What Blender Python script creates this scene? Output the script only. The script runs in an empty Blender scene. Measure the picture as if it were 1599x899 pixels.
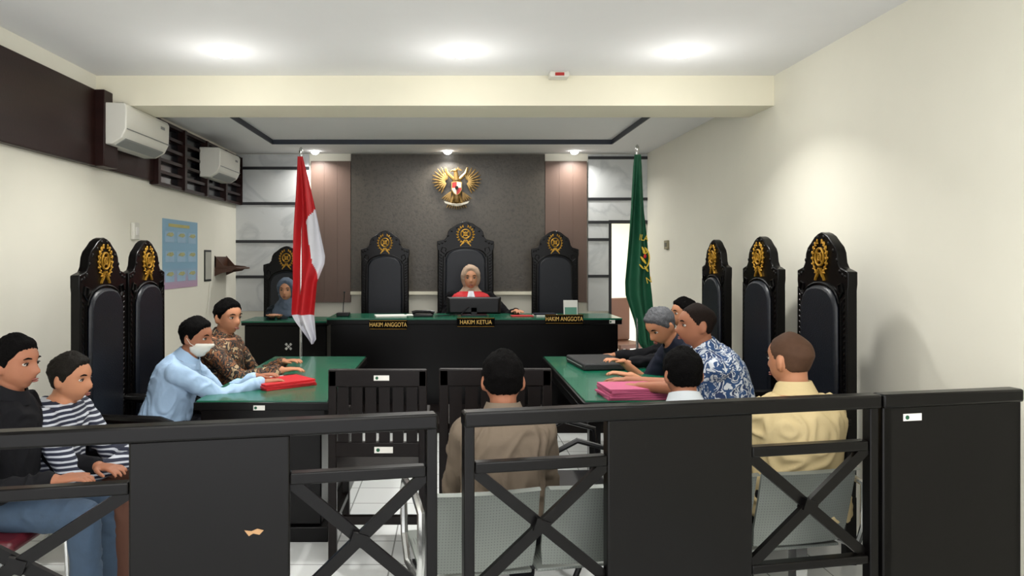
import bpy,bmesh,math,random,time
from mathutils import Vector as V, Matrix as M, Euler, noise
random.seed(4)
PI=math.pi;R=math.radians
C=bpy.context.scene.collection
F=1150.;CX=705.;CY=402.;H=1.5
def P(px,py,Y): return V(((px-CX)/F*Y,Y,H-(py-CY)/F*Y))
def itp(t,x):
    if x<=t[0][0]: return t[0][1]
    for (a,b),(c,d) in zip(t,t[1:]):
        if x<=c: return b+(d-b)*(x-a)/(c-a)
    return t[-1][1]
# ---------------------------------------------------------------- materials
def hx(h):
    c=[int(h[i:i+2],16)/255 for i in (0,2,4)]
    return tuple((x/12.92 if x<.04045 else ((x+.055)/1.055)**2.4) for x in c)+(1,)
MT={}
def base(name):
    m=bpy.data.materials.new(name);m.use_nodes=True
    n=m.node_tree;p=n.nodes['Principled BSDF'];return m,n,p
def mt(name,col,rough=.5,metal=0,var=.12,scale=6,bump=0,bscale=60,coat=0,emis=0,sss=0,spec=.5,stretch=None):
    if name in MT: return MT[name]
    m,n,p=base(name);c=hx(col) if isinstance(col,str) else col
    tc=n.nodes.new('ShaderNodeTexCoord');ns=n.nodes.new('ShaderNodeTexNoise');ns.inputs['Scale'].default_value=scale;ns.inputs['Detail'].default_value=4
    src=tc.outputs['Object']
    if stretch:
        mp=n.nodes.new('ShaderNodeMapping');mp.inputs['Scale'].default_value=stretch;n.links.new(src,mp.inputs['Vector']);src=mp.outputs[0]
    n.links.new(src,ns.inputs['Vector'])
    mx=n.nodes.new('ShaderNodeMix');mx.data_type='RGBA'
    mx.inputs['A'].default_value=tuple(x*(1-var) for x in c[:3])+(1,);mx.inputs['B'].default_value=tuple(min(1,x*(1+var)) for x in c[:3])+(1,)
    n.links.new(ns.outputs['Fac'],mx.inputs['Factor']);n.links.new(mx.outputs['Result'],p.inputs['Base Color'])
    p.inputs['Roughness'].default_value=rough;p.inputs['Metallic'].default_value=metal;p.inputs['Coat Weight'].default_value=coat;p.inputs['Specular IOR Level'].default_value=spec
    if bump:
        b=n.nodes.new('ShaderNodeBump');b.inputs['Strength'].default_value=bump;b.inputs['Distance'].default_value=.004
        n2=n.nodes.new('ShaderNodeTexNoise');n2.inputs['Scale'].default_value=bscale;n.links.new(tc.outputs['Object'],n2.inputs['Vector'])
        n.links.new(n2.outputs['Fac'],b.inputs['Height']);n.links.new(b.outputs['Normal'],p.inputs['Normal'])
    if emis: p.inputs['Emission Color'].default_value=c;p.inputs['Emission Strength'].default_value=emis
    if sss: p.inputs['Subsurface Weight'].default_value=sss;p.inputs['Subsurface Scale'].default_value=.02
    MT[name]=m;return m
def patt(name,kind,cols,scale=20,rough=.6,stops=(0,.45,.6)):
    m,n,p=base(name);tc=n.nodes.new('ShaderNodeTexCoord');cr=n.nodes.new('ShaderNodeValToRGB');cr.color_ramp.interpolation='CONSTANT'
    e=cr.color_ramp.elements
    while len(e)<len(cols): e.new(.5)
    for i,c in enumerate(cols): e[i].position=stops[i];e[i].color=hx(c)
    if kind=='batik':
        v=n.nodes.new('ShaderNodeTexNoise');v.inputs['Scale'].default_value=scale;v.inputs['Detail'].default_value=2;v.inputs['Distortion'].default_value=1.6;out=v.outputs['Fac']
        n.links.new(tc.outputs['Object'],v.inputs['Vector'])
    elif kind=='stripe':
        v=n.nodes.new('ShaderNodeTexWave');v.bands_direction='Z';v.inputs['Scale'].default_value=scale;v.inputs['Distortion'].default_value=.4;out=v.outputs['Fac']
        n.links.new(tc.outputs['Object'],v.inputs['Vector'])
    elif kind=='holes':
        mp=n.nodes.new('ShaderNodeMapping');mp.inputs['Scale'].default_value=(1,0.001,1);n.links.new(tc.outputs['Object'],mp.inputs['Vector'])
        v=n.nodes.new('ShaderNodeTexVoronoi');v.inputs['Scale'].default_value=scale;v.inputs['Randomness'].default_value=0;out=v.outputs['Distance'];n.links.new(mp.outputs[0],v.inputs['Vector'])
        p.inputs['Metallic'].default_value=.4
    elif kind=='marble':
        v=n.nodes.new('ShaderNodeTexNoise');v.inputs['Scale'].default_value=scale;v.inputs['Detail'].default_value=7;v.inputs['Distortion'].default_value=1.2;out=v.outputs['Fac']
        n.links.new(tc.outputs['Object'],v.inputs['Vector']);cr.color_ramp.interpolation='LINEAR'
    n.links.new(out,cr.inputs['Fac']);n.links.new(cr.outputs['Color'],p.inputs['Base Color']);p.inputs['Roughness'].default_value=rough
    MT[name]=m;return m
wall=mt('wall paint','e3e0d2',.75,var=.02,bump=.06);ceil=mt('ceiling paint','e8e8e8',.85,var=.015);beamm=mt('beam paint','e4dfca',.75,var=.02)
black=mt('black lacquer','050404',.28,var=.3,spec=.18,bump=.04,bscale=20);rosew=mt('dark stained wood','0e0807',.4,var=.4,bump=.1,spec=.2)
green=mt('green table cover','0c5a42',.25,var=.08,coat=.2);gold=mt('gold paint','b0832a',.38,.6,var=.25,scale=40);agold=mt('antique gold','7c6134',.42,.5,var=.5,scale=30)
leather=mt('dark leather','0d1119',.4,var=.25,scale=15,bump=.25,bscale=120,spec=.35);wood=mt('brown wood panel','24120f',.38,var=.5,scale=5,bump=.1,spec=.2,stretch=(1,.12,3));shelfw=mt('brown shelf wood','42230f',.45,var=.2)
mauve=mt('mauve brown laminate','5f4b41',.45,var=.1,scale=2);chrome=mt('chrome','c9cac8',.2,.9,var=.05);steel=patt('perforated steel','holes',['5a5d5a','7c817c','7c817c'],95,.4,(0,.16,.5))
white=mt('white plastic','d6d4ca',.4,var=.03);dark=mt('black plastic','09090c',.35,var=.2,spec=.3);paper=mt('paper','dedcd6',.7,var=.03)
red=mt('red cloth','b40d17',.7,var=.12);fwhite=mt('flag white cloth','cfcfd6',.7,var=.05);fgreen=mt('green cloth','0c4f34',.7,var=.25,scale=10);yellow=mt('yellow print','c9a92c',.6);sand=mt('pale picture print','a8a878',.6,var=.4,scale=30)
glow=mt('lamp glow',(1,.99,.96,1),.5,emis=18)
marble=patt('marble','marble',['bcbebd','c4c6c5','b2b5b6','c4c6c6'],1.5,.3,(0,.46,.515,.57))
strip=mt('dark metal strip','1e1f23',.4);cove=mt('tray edge blue grey','282d3a',.5);grey=mt('grey plastic','80827f',.5)
skin1=mt('brown skin','ad785a',.55,var=.08,scale=20,sss=.05,spec=.25);skin2=mt('tan skin','94624a',.55,var=.08,scale=20,sss=.05,spec=.25);skin3=mt('light brown skin','bb8768',.55,var=.06,scale=20,sss=.05,spec=.25)
hairm=mt('black hair','050404',.85,var=.5,scale=60,bump=1,bscale=160,spec=.08);hgrey=mt('grey hair','505154',.75,var=.6,scale=70,bump=1,bscale=160,spec=.12);stub=mt('shaven stubble','483326',.75,var=.2,scale=50,spec=.15);stub2=mt('cropped dark hair','1a1310',.8,var=.4,scale=80,bump=.6,bscale=200,spec=.08);lipm=mt('lips','80483e',.5);eyew=mt('eye white','c0bab0',.3);iris=mt('iris','120a07',.2)
def clad():
    m,n,p=base('mottled olive brown cladding');tc=n.nodes.new('ShaderNodeTexCoord');a=n.nodes.new('ShaderNodeTexVoronoi');a.inputs['Scale'].default_value=48;b=n.nodes.new('ShaderNodeTexNoise');b.inputs['Scale'].default_value=24;b.inputs['Detail'].default_value=8
    cr=n.nodes.new('ShaderNodeValToRGB');e=cr.color_ramp.elements;e[0].color=hx('2c2721');e[0].position=.35;e[1].color=hx('433d34');e[1].position=.72
    for q in (a,b): n.links.new(tc.outputs['Object'],q.inputs['Vector'])
    mx=n.nodes.new('ShaderNodeMath');mx.operation='MULTIPLY_ADD';mx.inputs[1].default_value=.35;n.links.new(a.outputs['Distance'],mx.inputs[0]);n.links.new(b.outputs['Fac'],mx.inputs[2]);n.links.new(mx.outputs[0],cr.inputs['Fac']);n.links.new(cr.outputs[0],p.inputs['Base Color']);p.inputs['Roughness'].default_value=.42
    bp=n.nodes.new('ShaderNodeBump');bp.inputs['Strength'].default_value=.4;bp.inputs['Distance'].default_value=.004;n.links.new(mx.outputs[0],bp.inputs['Height']);n.links.new(bp.outputs[0],p.inputs['Normal']);return m
tanpanel=clad()
jeans=mt('blue denim','2e4054',.8,var=.25,scale=30,bump=.3);trs=mt('dark trousers','121217',.85,bump=.2,spec=.2)
shoe=mt('black shoe leather','0e0c0b',.35)
def floor_mat():
    m,n,p=base('glossy white tile');tc=n.nodes.new('ShaderNodeTexCoord');b=n.nodes.new('ShaderNodeTexBrick')
    b.offset=0;b.inputs['Scale'].default_value=1;b.inputs['Brick Width'].default_value=.3;b.inputs['Row Height'].default_value=.3;b.inputs['Mortar Size'].default_value=.004
    b.inputs['Color1'].default_value=hx('dcdedd');b.inputs['Color2'].default_value=hx('d4d7d6');b.inputs['Mortar'].default_value=hx('8d8f8d')
    n.links.new(tc.outputs['Object'],b.inputs['Vector']);n.links.new(b.outputs['Color'],p.inputs['Base Color']);p.inputs['Roughness'].default_value=.14;return m
tile=floor_mat()
# ---------------------------------------------------------------- mesh helper
def fr(d):
    d=d.normalized();a=V((0,0,1)) if abs(d.z)<.95 else V((1,0,0));x=d.cross(a).normalized();return x,d.cross(x).normalized()
class B:
    def __init__(s): s.bm=bmesh.new()
    def box(s,c,d,rot=(0,0,0)):
        m=M.Translation(c)@Euler(rot).to_matrix().to_4x4()@M.Diagonal((*d,1))
        return s.loft([[m@V((x,y,z)) for x,y in ((-.5,-.5),(.5,-.5),(.5,.5),(-.5,.5))] for z in (-.5,.5)])
    def bb(s,a,b): a=V(a);b=V(b);d=b-a;return s.box((a+b)/2,(abs(d.x),abs(d.y),abs(d.z)))
    def loft(s,rings,closed=False):
        vs=[[s.bm.verts.new(p) for p in r] for r in rings];n=len(rings[0]);k=len(vs)
        for i in range(k if closed else k-1):
            a=vs[i];b=vs[(i+1)%k]
            for j in range(n): s.bm.faces.new((a[j],a[(j+1)%n],b[(j+1)%n],b[j]))
        if not closed: s.bm.faces.new(vs[0][::-1]);s.bm.faces.new(vs[-1])
        return s
    def bar(s,a,b,w,h=None,up=V((0,0,1))):
        a=V(a);b=V(b);d=(b-a).normalized();h=h or w
        x=d.cross(up)
        if x.length<.01: x=V((1,0,0))
        x.normalize();y=x.cross(d)
        return s.loft([[p+x*w/2*i+y*h/2*j for i,j in ((-1,-1),(1,-1),(1,1),(-1,1))] for p in (a,b)])
    def tube(s,pts,r,n=8,closed=False):
        pts=[V(p) for p in pts];k=len(pts);rings=[];x=None
        for i,p in enumerate(pts):
            d=(pts[(i+1)%k]-pts[i-1]) if closed else (pts[min(i+1,k-1)]-pts[max(i-1,0)])
            d.normalize()
            if x is None: x,_=fr(d)
            x=(x-d*x.dot(d)).normalized();y=d.cross(x);rr=r[i] if isinstance(r,(list,tuple)) else r
            rings.append([p+(x*math.cos(2*PI*j/n)+y*math.sin(2*PI*j/n))*rr for j in range(n)])
        return s.loft(rings,closed)
    def cyl(s,a,b,r0,r1=None,n=16):
        return s.tube([a,b],[r0,r0 if r1 is None else r1],n)
    def sph(s,c,r,seg=12,mat=None):
        if not isinstance(r,(tuple,list)): r=(r,r,r)
        m=M.Translation(c)@((mat.to_4x4()) if mat else M.Identity(4))@M.Diagonal((*r,1));k=max(5,seg*2//3)
        return s.loft([[m@V((math.sin(t)*math.cos(2*PI*j/seg),math.sin(t)*math.sin(2*PI*j/seg),-math.cos(t))) for j in range(seg)] for t in [PI*(.04+.92*i/k) for i in range(k+1)]])
    def cap(s,a,b,r0,r1):
        return s.cyl(a,b,r0,r1,14).sph(a,r0,12).sph(b,r1,12)
    def leaf(s,a,b,w,t=.004):
        a=V(a);b=V(b);d=b-a;z=d.normalized();y=V((0,1,0));y=(y-z*y.dot(z)).normalized();x=y.cross(z)
        return s.sph((a+b)/2,(w,t,d.length/2),8,M((x,y,z)).transposed())
    def prism(s,pts,y0,y1):
        return s.loft([[V((x,y,z)) for x,z in pts] for y in (y0,y1)])
    def lathe(s,prof,c=(0,0,0),n=20):
        c=V(c);return s.loft([[c+V((r*math.cos(2*PI*j/n),r*math.sin(2*PI*j/n),z)) for j in range(n)] for r,z in prof])
def obj(name,b,mat,parent=None,bev=0,sharp=35,loc=None,rz=0):
    bmesh.ops.recalc_face_normals(b.bm,faces=b.bm.faces);me=bpy.data.meshes.new(name);b.bm.to_mesh(me);b.bm.free()
    return mobj(name,me,mat,parent,bev,sharp,loc,rz)
def mobj(name,me,mat,parent=None,bev=0,sharp=35,loc=None,rz=0):
    if mat: me.materials.clear();me.materials.append(mat)
    me.shade_smooth()
    if sharp: me.set_sharp_from_angle(angle=R(sharp))
    o=bpy.data.objects.new(name,me);C.objects.link(o);o.parent=parent
    if loc is not None: o.location=loc
    o.rotation_euler=(0,0,rz)
    if bev:
        m=o.modifiers.new('bevel','BEVEL');m.width=bev;m.segments=2;m.limit_method='ANGLE'
    return o
def tag(o,label,cat,group=None):
    o['label']=label;o['category']=cat
    if group: o['group']=group
    return o
def thing(name,label,cat,loc=(0,0,0),rz=0,group=None,rot=None):
    o=bpy.data.objects.new(name,None);C.objects.link(o);o.location=loc;o.rotation_euler=rot or (0,0,rz);o.empty_display_size=.1
    return tag(o,label,cat,group)
def struct(name,b,mat,parent=None,bev=0):
    o=obj(name,b,mat,parent,bev);o['kind']='structure';return o
def dup(root,loc,rz,label,scale=None):
    r=root.copy();C.objects.link(r);r.location=loc;r.rotation_euler=(0,0,rz);r['label']=label
    if scale: r.scale=scale
    for ch in list(root.children):
        c=ch.copy();C.objects.link(c);c.parent=r
        for g in list(ch.children): d=g.copy();C.objects.link(d);d.parent=c
    return r
def text(body,size,mat,parent,loc,rot=(PI/2,0,0),name='lettering',ext=.0008,sx=1,bold=0):
    cu=bpy.data.curves.new(name,'FONT');cu.body=body;cu.size=size;cu.extrude=ext;cu.align_x='CENTER';cu.align_y='CENTER';cu.offset=bold
    o=bpy.data.objects.new(name,cu);C.objects.link(o);dg=bpy.context.evaluated_depsgraph_get()
    me=bpy.data.meshes.new_from_object(o.evaluated_get(dg));bpy.data.objects.remove(o)
    me.transform(M.Translation(loc)@Euler(rot).to_matrix().to_4x4()@M.Diagonal((sx,1,1,1)))
    return mobj(name,me,mat,parent,sharp=0)
# ---------------------------------------------------------------- people
def headmesh(b,mat,off,s=1,n=44,m=34):
    W=[(-1,.034),(-.8,.05),(-.5,.063),(-.1,.071),(.3,.076),(.7,.068),(1,.05)]
    YF=[(-1,.06),(-.85,.084),(-.5,.086),(0,.088),(.4,.09),(.7,.077),(1,.05)];YK=[(-1,.0),(-.7,.03),(-.3,.072),(.2,.098),(.6,.092),(.85,.07),(1,.05)]
    rings=[]
    for j in range(m+1):
        zz=-math.cos(PI*(.03+.94*j/m));c=(1-abs(zz)**3.2)**.5;ring=[];w_=itp(W,zz)*c;f_=itp(YF,zz)*c;k_=itp(YK,zz)*c
        for i in range(n):
            th=2*PI*i/n;cx=math.cos(th);sy=math.sin(th);x=w_*cx;y=(f_ if sy>0 else k_)*sy;z=.112*zz
            if sy>0:
                G=lambda x0,z0,sx,sz:math.exp(-((x-x0)/sx)**2-((z-z0)/sz)**2)
                y+=.026*G(0,-.034,.013,.016)+.014*G(0,-.012,.010,.02)-.010*(G(.031,.0,.016,.014)+G(-.031,.0,.016,.014))+.005*G(0,.024,.05,.01)+.008*G(0,-.066,.022,.011)+.007*G(0,-.1,.022,.014)-.004*G(0,-.082,.03,.006)
            p=V((x,y,z));p+=p.normalized()*off(p);ring.append(mat@(p*s))
        rings.append(ring)
    b.loft(rings)
def sm(x): x=max(0,min(1,x));return x*x*(3-2*x)
def hairoff(th,hl=.0):
    def f(p):
        zb=itp([(-.1,-.062),(-.04,-.05),(-.012,-.014),(.012,-.012),(.022,.008),(.045,.034),(.062,.06+hl),(.1,.072+hl)],p.y)+.007*noise.noise(p*130)
        return -.006+sm((p.z-zb)/.02+.3)*(.0075+th*(.7+.6*sm(p.z/.09))+th*.55*noise.noise(V((p.x*140,p.y*140,p.z*45)))+th*.5*noise.noise(p*45))
    return f
def faceoff(t,inn=-.014):
    def f(p):
        q=((p.x/.058)**2+((p.z+.018)/.088)**2)
        return t if p.y<.02 else (inn+(t-inn)*sm((q-1)/.4+.3))
    return f
def maskoff(p):
    if p.y<.0: return -.01
    q=max(abs(p.z+.068)/.043,abs(p.x)/.066);return -.012+.019*sm((1-q)/.12)
def remesh(b,vox,it=3,wr=0,sc=9,seed=0):
    bmesh.ops.recalc_face_normals(b.bm,faces=b.bm.faces);me=bpy.data.meshes.new('t');b.bm.to_mesh(me);b.bm.free();o=bpy.data.objects.new('t',me);C.objects.link(o)
    r=o.modifiers.new('r','REMESH');r.mode='VOXEL';r.voxel_size=vox
    k=o.modifiers.new('s','SMOOTH');k.factor=.5;k.iterations=it
    dg=bpy.context.evaluated_depsgraph_get();m=bpy.data.meshes.new_from_object(o.evaluated_get(dg));bpy.data.objects.remove(o)
    if wr:
        sd=V((seed*3.1,seed,0));N=noise.noise
        for v in m.vertices:
            q=v.co*sc+sd;w=N(q*.6);v.co+=v.normal*(wr*(1-2.6*abs(N(V((q.x+w*1.4,q.y+w,q.z*.55+w*2.2))))**.8))
    return m
def dr(a): return V((0,math.sin(a),math.cos(a)))
PN=[0]
def person(label,top,face,seat=.42,s=.95,lean=12,yaw=0,pitch=0,hands=(None,None),shirt=None,sleeve='long',trouser=None,skin=None,hair='short',hm=None,gr=1,vox=.0072,collar=True,mask=False,gp=None,legs=True,foot=.0,hl=0):
    PN[0]+=1;shirt=shirt or trs;trouser=trouser or trs;skin=skin or skin1;hm=hm or hairm
    rz=R(face-90);Rz=M.Rotation(rz,3,'Z');inv=Rz.inverted();lr=R(lean);hp=R(pitch)
    hc=V(top)-V((0,0,.112*s+(.003 if hair=='shaven' else .010)))
    hz=seat+.085*s;nd=dr(.5*lr+.35*hp)
    L=(hc.z-hz-.125*s*nd.z)/(.5*(math.cos(.6*lr)+math.cos(1.2*lr)));L=max(.36,min(.62,L))
    p0=V((0,0,hz));p1=p0+.5*L*dr(.6*lr);e=p1+.5*L*dr(1.2*lr);hl_=e+nd*.125*s+V((0,.018*s,0))
    root=V((hc.x,hc.y,0))-Rz@V((hl_.x,hl_.y,0));root.z=0
    hl_.z=hc.z
    t=thing('person',label,'person',root,rz,gp)
    def w2l(p): return inv@(V(p)-root)
    Hm=M.Translation(hl_)@M.Rotation(R(yaw),4,'Z')@M.Rotation(-hp,4,'X')
    def Cp(u): return p0+(p1-p0)*(u*2) if u<.5 else p1+(e-p1)*((u-.5)*2)
    def du(u): return dr(lr*(.6 if u<.4 else (.9 if u<.6 else 1.2)))
    def torso(b,inf,ts):
        rg=[]
        for u,rx,ry,of in ts:
            d=du(u);f=V((0,d.z,-d.y));c=Cp(u)+f*of*s
            rg.append([c+V((1,0,0))*(rx*s*gr+inf)*math.cos(2*PI*k/28)+f*(ry*s*gr*gr+inf)*math.sin(2*PI*k/28) for k in range(28)])
        b.loft(rg)
    TS=[(-.16,.12,.09,.0),(-.05,.16,.12,.0),(.1,.158,.122,.0),(.35,.142,.11,.01),(.6,.152,.112,.0),(.76,.163,.105,-.005),(.86,.155,.09,-.007),(.93,.118,.075,-.006),(.98,.08,.062,-.003),(1.02,.06,.056,0)]
    b=B();torso(b,0,TS)
    nk=e-du(1)*.02;b.cap(nk,hl_+Hm.to_3x3()@V((0,-.015,-.05))*s,.055*s,.052*s)
    headmesh(b,Hm,lambda p:0,s)
    for q in (-1,1): b.sph(Hm@(V((q*.076,-.012,-.01))*s),(.011*s,.020*s,.032*s),10,Hm.to_3x3()@M.Rotation(q*.45,3,'Z'))
    sh=B();torso(sh,.012,[x for x in TS if -.1<x[0]<1])
    pt=B();torso(pt,.008,TS[:3]+[(.2,.15,.11,0)]);shoes=[]
    for i,q in enumerate((-1,1)):
        S=Cp(.86)+V((q*.146*s*gr,0,-.012));tg=hands[i]
        if tg is None: tg=V((q*.1,.36,hz+.10))
        else: tg=w2l(tg)
        l1,l2=.285*s,.25*s;D=tg-S;d=min(D.length,(l1+l2)*.985);Dn=D.normalized();tg=S+Dn*d
        a=(l1*l1-l2*l2+d*d)/(2*d);h=math.sqrt(max(0,l1*l1-a*a));pole=V((q*.45,-.45,-1));pole=(pole-Dn*pole.dot(Dn)).normalized();E=S+Dn*a+pole*h
        b.cap(S,E,.048*s,.036*s);b.cap(E,tg,.038*s,.025*s)
        sh.sph(S,.059*s,14)
        if sleeve=='long': sh.cap(S,E,.059*s,.048*s);sh.cap(E,E.lerp(tg,.93),.049*s,.035*s)
        else: sh.cap(S,S.lerp(E,.8),.062*s,.060*s)
        f=(tg-E);f.z*=.35;f.normalize();n=V((0,0,-1));n=(n-f*n.dot(f)).normalized();sd=f.cross(n)
        if sd.x*q>0: sd=-sd
        rg=[]
        for u,wd_,th in ((-.01,.024,.018),(.02,.03,.015),(.05,.038,.014),(.085,.037,.011)):
            c=tg+f*u*s;rg.append([c+sd*wd_*s*math.cos(2*PI*k/14)-n*th*s*math.sin(2*PI*k/14) for k in range(14)])
        b.loft(rg)
        for k,(of,ln) in enumerate(((.031,.066),(.0110,.075),(-.0100,.07),(-.030,.055))):
            p=tg+f*.078*s+sd*of*s;dd=(f+sd*of*3).normalized();an=.15;rr=.0088*s;pts=[p]
            for m_ in (.45,.32,.23):
                dq=(dd*math.cos(an)+n*math.sin(an)).normalized();p=p+dq*ln*m_*s;pts.append(p);an+=.38
            b.tube(pts,[rr,rr*.95,rr*.85,rr*.7],8)
        p=tg+f*.022*s+sd*.026*s;b.tube([p,p+(f*.6+sd*.7)*.035*s,p+(f*.95+sd*.75)*.055*s+n*.006,p+(f*1.3+sd*.75)*.07*s+n*.012],[.012*s,.011*s,.0095*s,.007*s],8)
        if legs:
            hj=p0+V((q*.085*s*gr,.0,-.005));kn=V((q*.12,.41*s,seat+.05));ak=V((q*.12,.43*s+foot,.085));
            b.cap(hj,kn,.078*s,.052*s);b.cap(kn,ak,.053*s,.034*s);b.cap(ak+V((0,-.03,-.045)),ak+V((0,.12,-.055)),.032,.024)
            pt.cap(hj,kn,.088*s,.066*s);pt.cap(kn,ak.lerp(kn,.1),.064*s,.055*s)
            shb=B();rg=[]
            for u,wd_,th in ((-.075,.022,.03),(-.05,.036,.045),(.02,.04,.045),(.09,.045,.032),(.15,.04,.026),(.185,.018,.016)):
                c=V((ak.x,ak.y+u,th));rg.append([c+V((wd_*math.cos(2*PI*k/16),0,th*math.sin(2*PI*k/16)*.95)) for k in range(16)])
            shb.loft(rg);shoes.append(shb)
    mobj('body',remesh(b,vox,2),skin,t,sharp=0)
    so=mobj('shirt' if hair!='hijab' else 'robe',remesh(sh,vox*1.15,4,.009,10,PN[0]),shirt,t,sharp=0)
    if legs:
        mobj('trousers',remesh(pt,vox*1.6,4,.005,9,PN[0]+7),trouser,t,sharp=0)
        for x in shoes: obj('shoe',x,shoe,t,sharp=60)
    if collar:
        d=du(1);f=V((0,d.z,-d.y));c=e+d*.006*s;rg=[]
        for k in range(28):
            a=2*PI*k/28;fr_=math.cos(a-PI/2)
            o_=V((1,0,0))*math.cos(a)+f*math.sin(a);cc=c+d*(-.022*max(0,fr_)+.008)
            rg.append([cc+o_*.060*s+d*.028,cc+o_*.066*s+d*.030,cc+o_*.090*s-d*.022,cc+o_*.078*s-d*.028])
        obj('collar',B().loft(rg,True),shirt,so,sharp=60)
    if hair=='short': hb=B();headmesh(hb,Hm,hairoff(.009,hl),s,64,48);obj('hair',hb,hm,t,sharp=0)
    if hair in ('buzz','shaven'): hb=B();headmesh(hb,Hm,hairoff(.001 if hair=='buzz' else .0005,hl),s,64,48);obj('hair',hb,hm,t,sharp=0)
    if hair=='hijab':
        hb=B();headmesh(hb,Hm,faceoff(.02),s);rg=[]
        top_=hl_+Hm.to_3x3()@V((0,-.02,-.075));
        for u,rx,ry in ((0,.066,.055),(.3,.085,.078),(.6,.115,.095),(1,.15,.12),(1.15,.155,.122)):
            c=top_.lerp(Cp(.86),u)+V((0,.02*u,0));rg.append([c+V((rx*math.cos(2*PI*k/28),ry*math.sin(2*PI*k/28),-.05*max(0,math.sin(2*PI*k/28))*u)) for k in range(28)])
        hb.loft(rg);mobj('headscarf',remesh(hb,.007,2,.005,14),hm,t,sharp=0)
    if mask: hb=B();headmesh(hb,Hm,maskoff,s);mo=obj('face_mask',hb,white,t,sharp=0);[obj('ear_loop',B().tube([Hm@(V((q*p[0],p[1],p[2]))*s) for p in ((.064,.05,-.05),(.079,.01,-.03),(.086,-.012,.0))],.0015,5),white,mo) for q in (-1,1)]
    for q in (-1,1):
        eo=obj('eye',B().sph(Hm@(V((q*.031,.067,.0))*s),(.014*s,.012*s,.0070*s),12,Hm.to_3x3()),eyew,t)
        obj('iris',B().sph(Hm@(V((q*.031,.0755,.0))*s),(.0066*s,.005*s,.0064*s),10,Hm.to_3x3()),iris,eo)
        obj('eyelid',B().tube([Hm@(V((q*.031+x,.079-.25*abs(x),.0068-abs(x)*.3))*s) for x in (-.014,-.006,.002,.008,.015)],.0026*s,6),iris,eo)
        obj('eyebrow',B().tube([Hm@(V((q*(.031+x),.088-(.031+x)**2*4.5,.025-abs(x-.003)*.25))*s) for x in (-.018,-.008,.002,.01,.02)],[.002*s,.0036*s,.0038*s,.003*s,.0015*s],6),hairm,t)
    if not mask: obj('lips',B().sph(Hm@(V((0,.089,-.063))*s),(.020*s,.006*s,.0036*s),12,Hm.to_3x3()).sph(Hm@(V((0,.089,-.071))*s),(.017*s,.007*s,.0042*s),12,Hm.to_3x3()),lipm,t)
    return t,Hm,(Cp,du,s)
taupe=mt('grey brown shirt cloth','685c4f',.85,var=.08,bump=.2,spec=.2);cream=mt('cream shirt cloth','c2af84',.85,var=.06,bump=.2,spec=.2);lblue=mt('light blue shirt cloth','98b2ce',.8,var=.06,bump=.2);wsh=mt('white shirt cloth','b6bcc0',.8,var=.06)
navy=mt('navy shirt cloth','141826',.8,bump=.2,spec=.2);blk=mt('black shirt cloth','0d0d11',.85,bump=.2,spec=.2)
bat1=patt('brown floral batik','batik',['15100e','6f4524','1a1715','9a8262'],19,.8,(0,.42,.5,.62));bat2=patt('blue white batik','batik',['c4cad2','23436f','c4cad2','1f345c'],18,.8,(0,.40,.53,.60))
strp=patt('navy white stripes','stripe',['171c30','171c30','b4b8c0'],15,.8,(0,.3,.66))
person('man in a grey-brown shirt seen from behind on the first steel seat',P(785,545,2.82),92,s=.97,lean=4,yaw=0,shirt=taupe,skin=skin2,gr=1.04)
person('man in a white shirt seen from behind between the railing panel and the pink folders',P(1066,540,3.0),88,s=.93,lean=16,yaw=6,shirt=wsh,sleeve='short',skin=skin2)
person('man with close-cropped hair in a cream shirt on the steel seat at right',P(1234,517,2.98),104,s=1.0,lean=4,yaw=12,shirt=cream,skin=skin1,hair='shaven',hm=stub,gr=1.14,foot=.12,hl=.006)
person('man in a blue and white patterned shirt facing left at the right table',P(1088,470,3.72),172,seat=.46,s=.98,lean=18,yaw=4,pitch=0,shirt=bat2,sleeve='short',skin=skin2,gr=1.12,hair='buzz',hm=stub2,hands=((1.0,3.98,.8),(1.0,4.2,.8)),hl=.004)
person('grey-haired man in a navy shirt leaning over the right table writing',P(1032,477,4.5),188,seat=.46,s=1.0,lean=38,yaw=14,pitch=32,shirt=navy,sleeve='short',skin=skin1,hm=hgrey,gr=1.08,hands=((1.06,4.36,.80),(1.10,4.72,.83)))
person('dark-haired person mostly hidden behind the grey-haired man',P(1068,463,5.2),185,seat=.46,s=.95,lean=10,yaw=0,shirt=blk,vox=.01,hands=((1.2,5.0,.785),(1.2,5.4,.785)))
person('man in a light blue shirt and white face mask with hands on the left table',P(306,493,4.15),5,seat=.46,s=.97,lean=22,yaw=-14,pitch=6,shirt=lblue,skin=skin2,mask=True,hands=((-1.17,4.42,.785),(-1.08,4.22,.785)),vox=.0065,foot=-.2,gr=1.03)
person('man in a brown patterned shirt resting his arms on the left table',P(356,465,4.85),-10,seat=.46,s=1.02,lean=12,yaw=-22,pitch=2,shirt=bat1,skin=skin1,hands=((-1.15,5.05,.785),(-1.08,4.68,.785)),vox=.0068,foot=-.2,gr=1.18)
person('man in a black shirt and jeans sitting at the far left edge',P(24,520,2.95),2,seat=.45,s=.98,lean=8,yaw=-10,shirt=blk,trouser=jeans,skin=skin2,hands=(None,(-1.50,2.78,.66)),vox=.0062,hl=-.004,gr=1.05)
person('person in a navy and white striped top seated beside the man in black',P(110,548,3.22),-2,seat=.45,s=.95,lean=12,yaw=-2,pitch=4,shirt=strp,trouser=mt('brown skirt cloth','4a2a1b',.8),skin=skin1,hair='short',hm=mt('greying dark hair','16130f',.75,var=.6,scale=60,bump=1,bscale=160,spec=.15),collar=False,hands=((-1.33,3.25,.64),(-1.36,3.15,.64)),vox=.0062,hl=.004)
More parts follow.
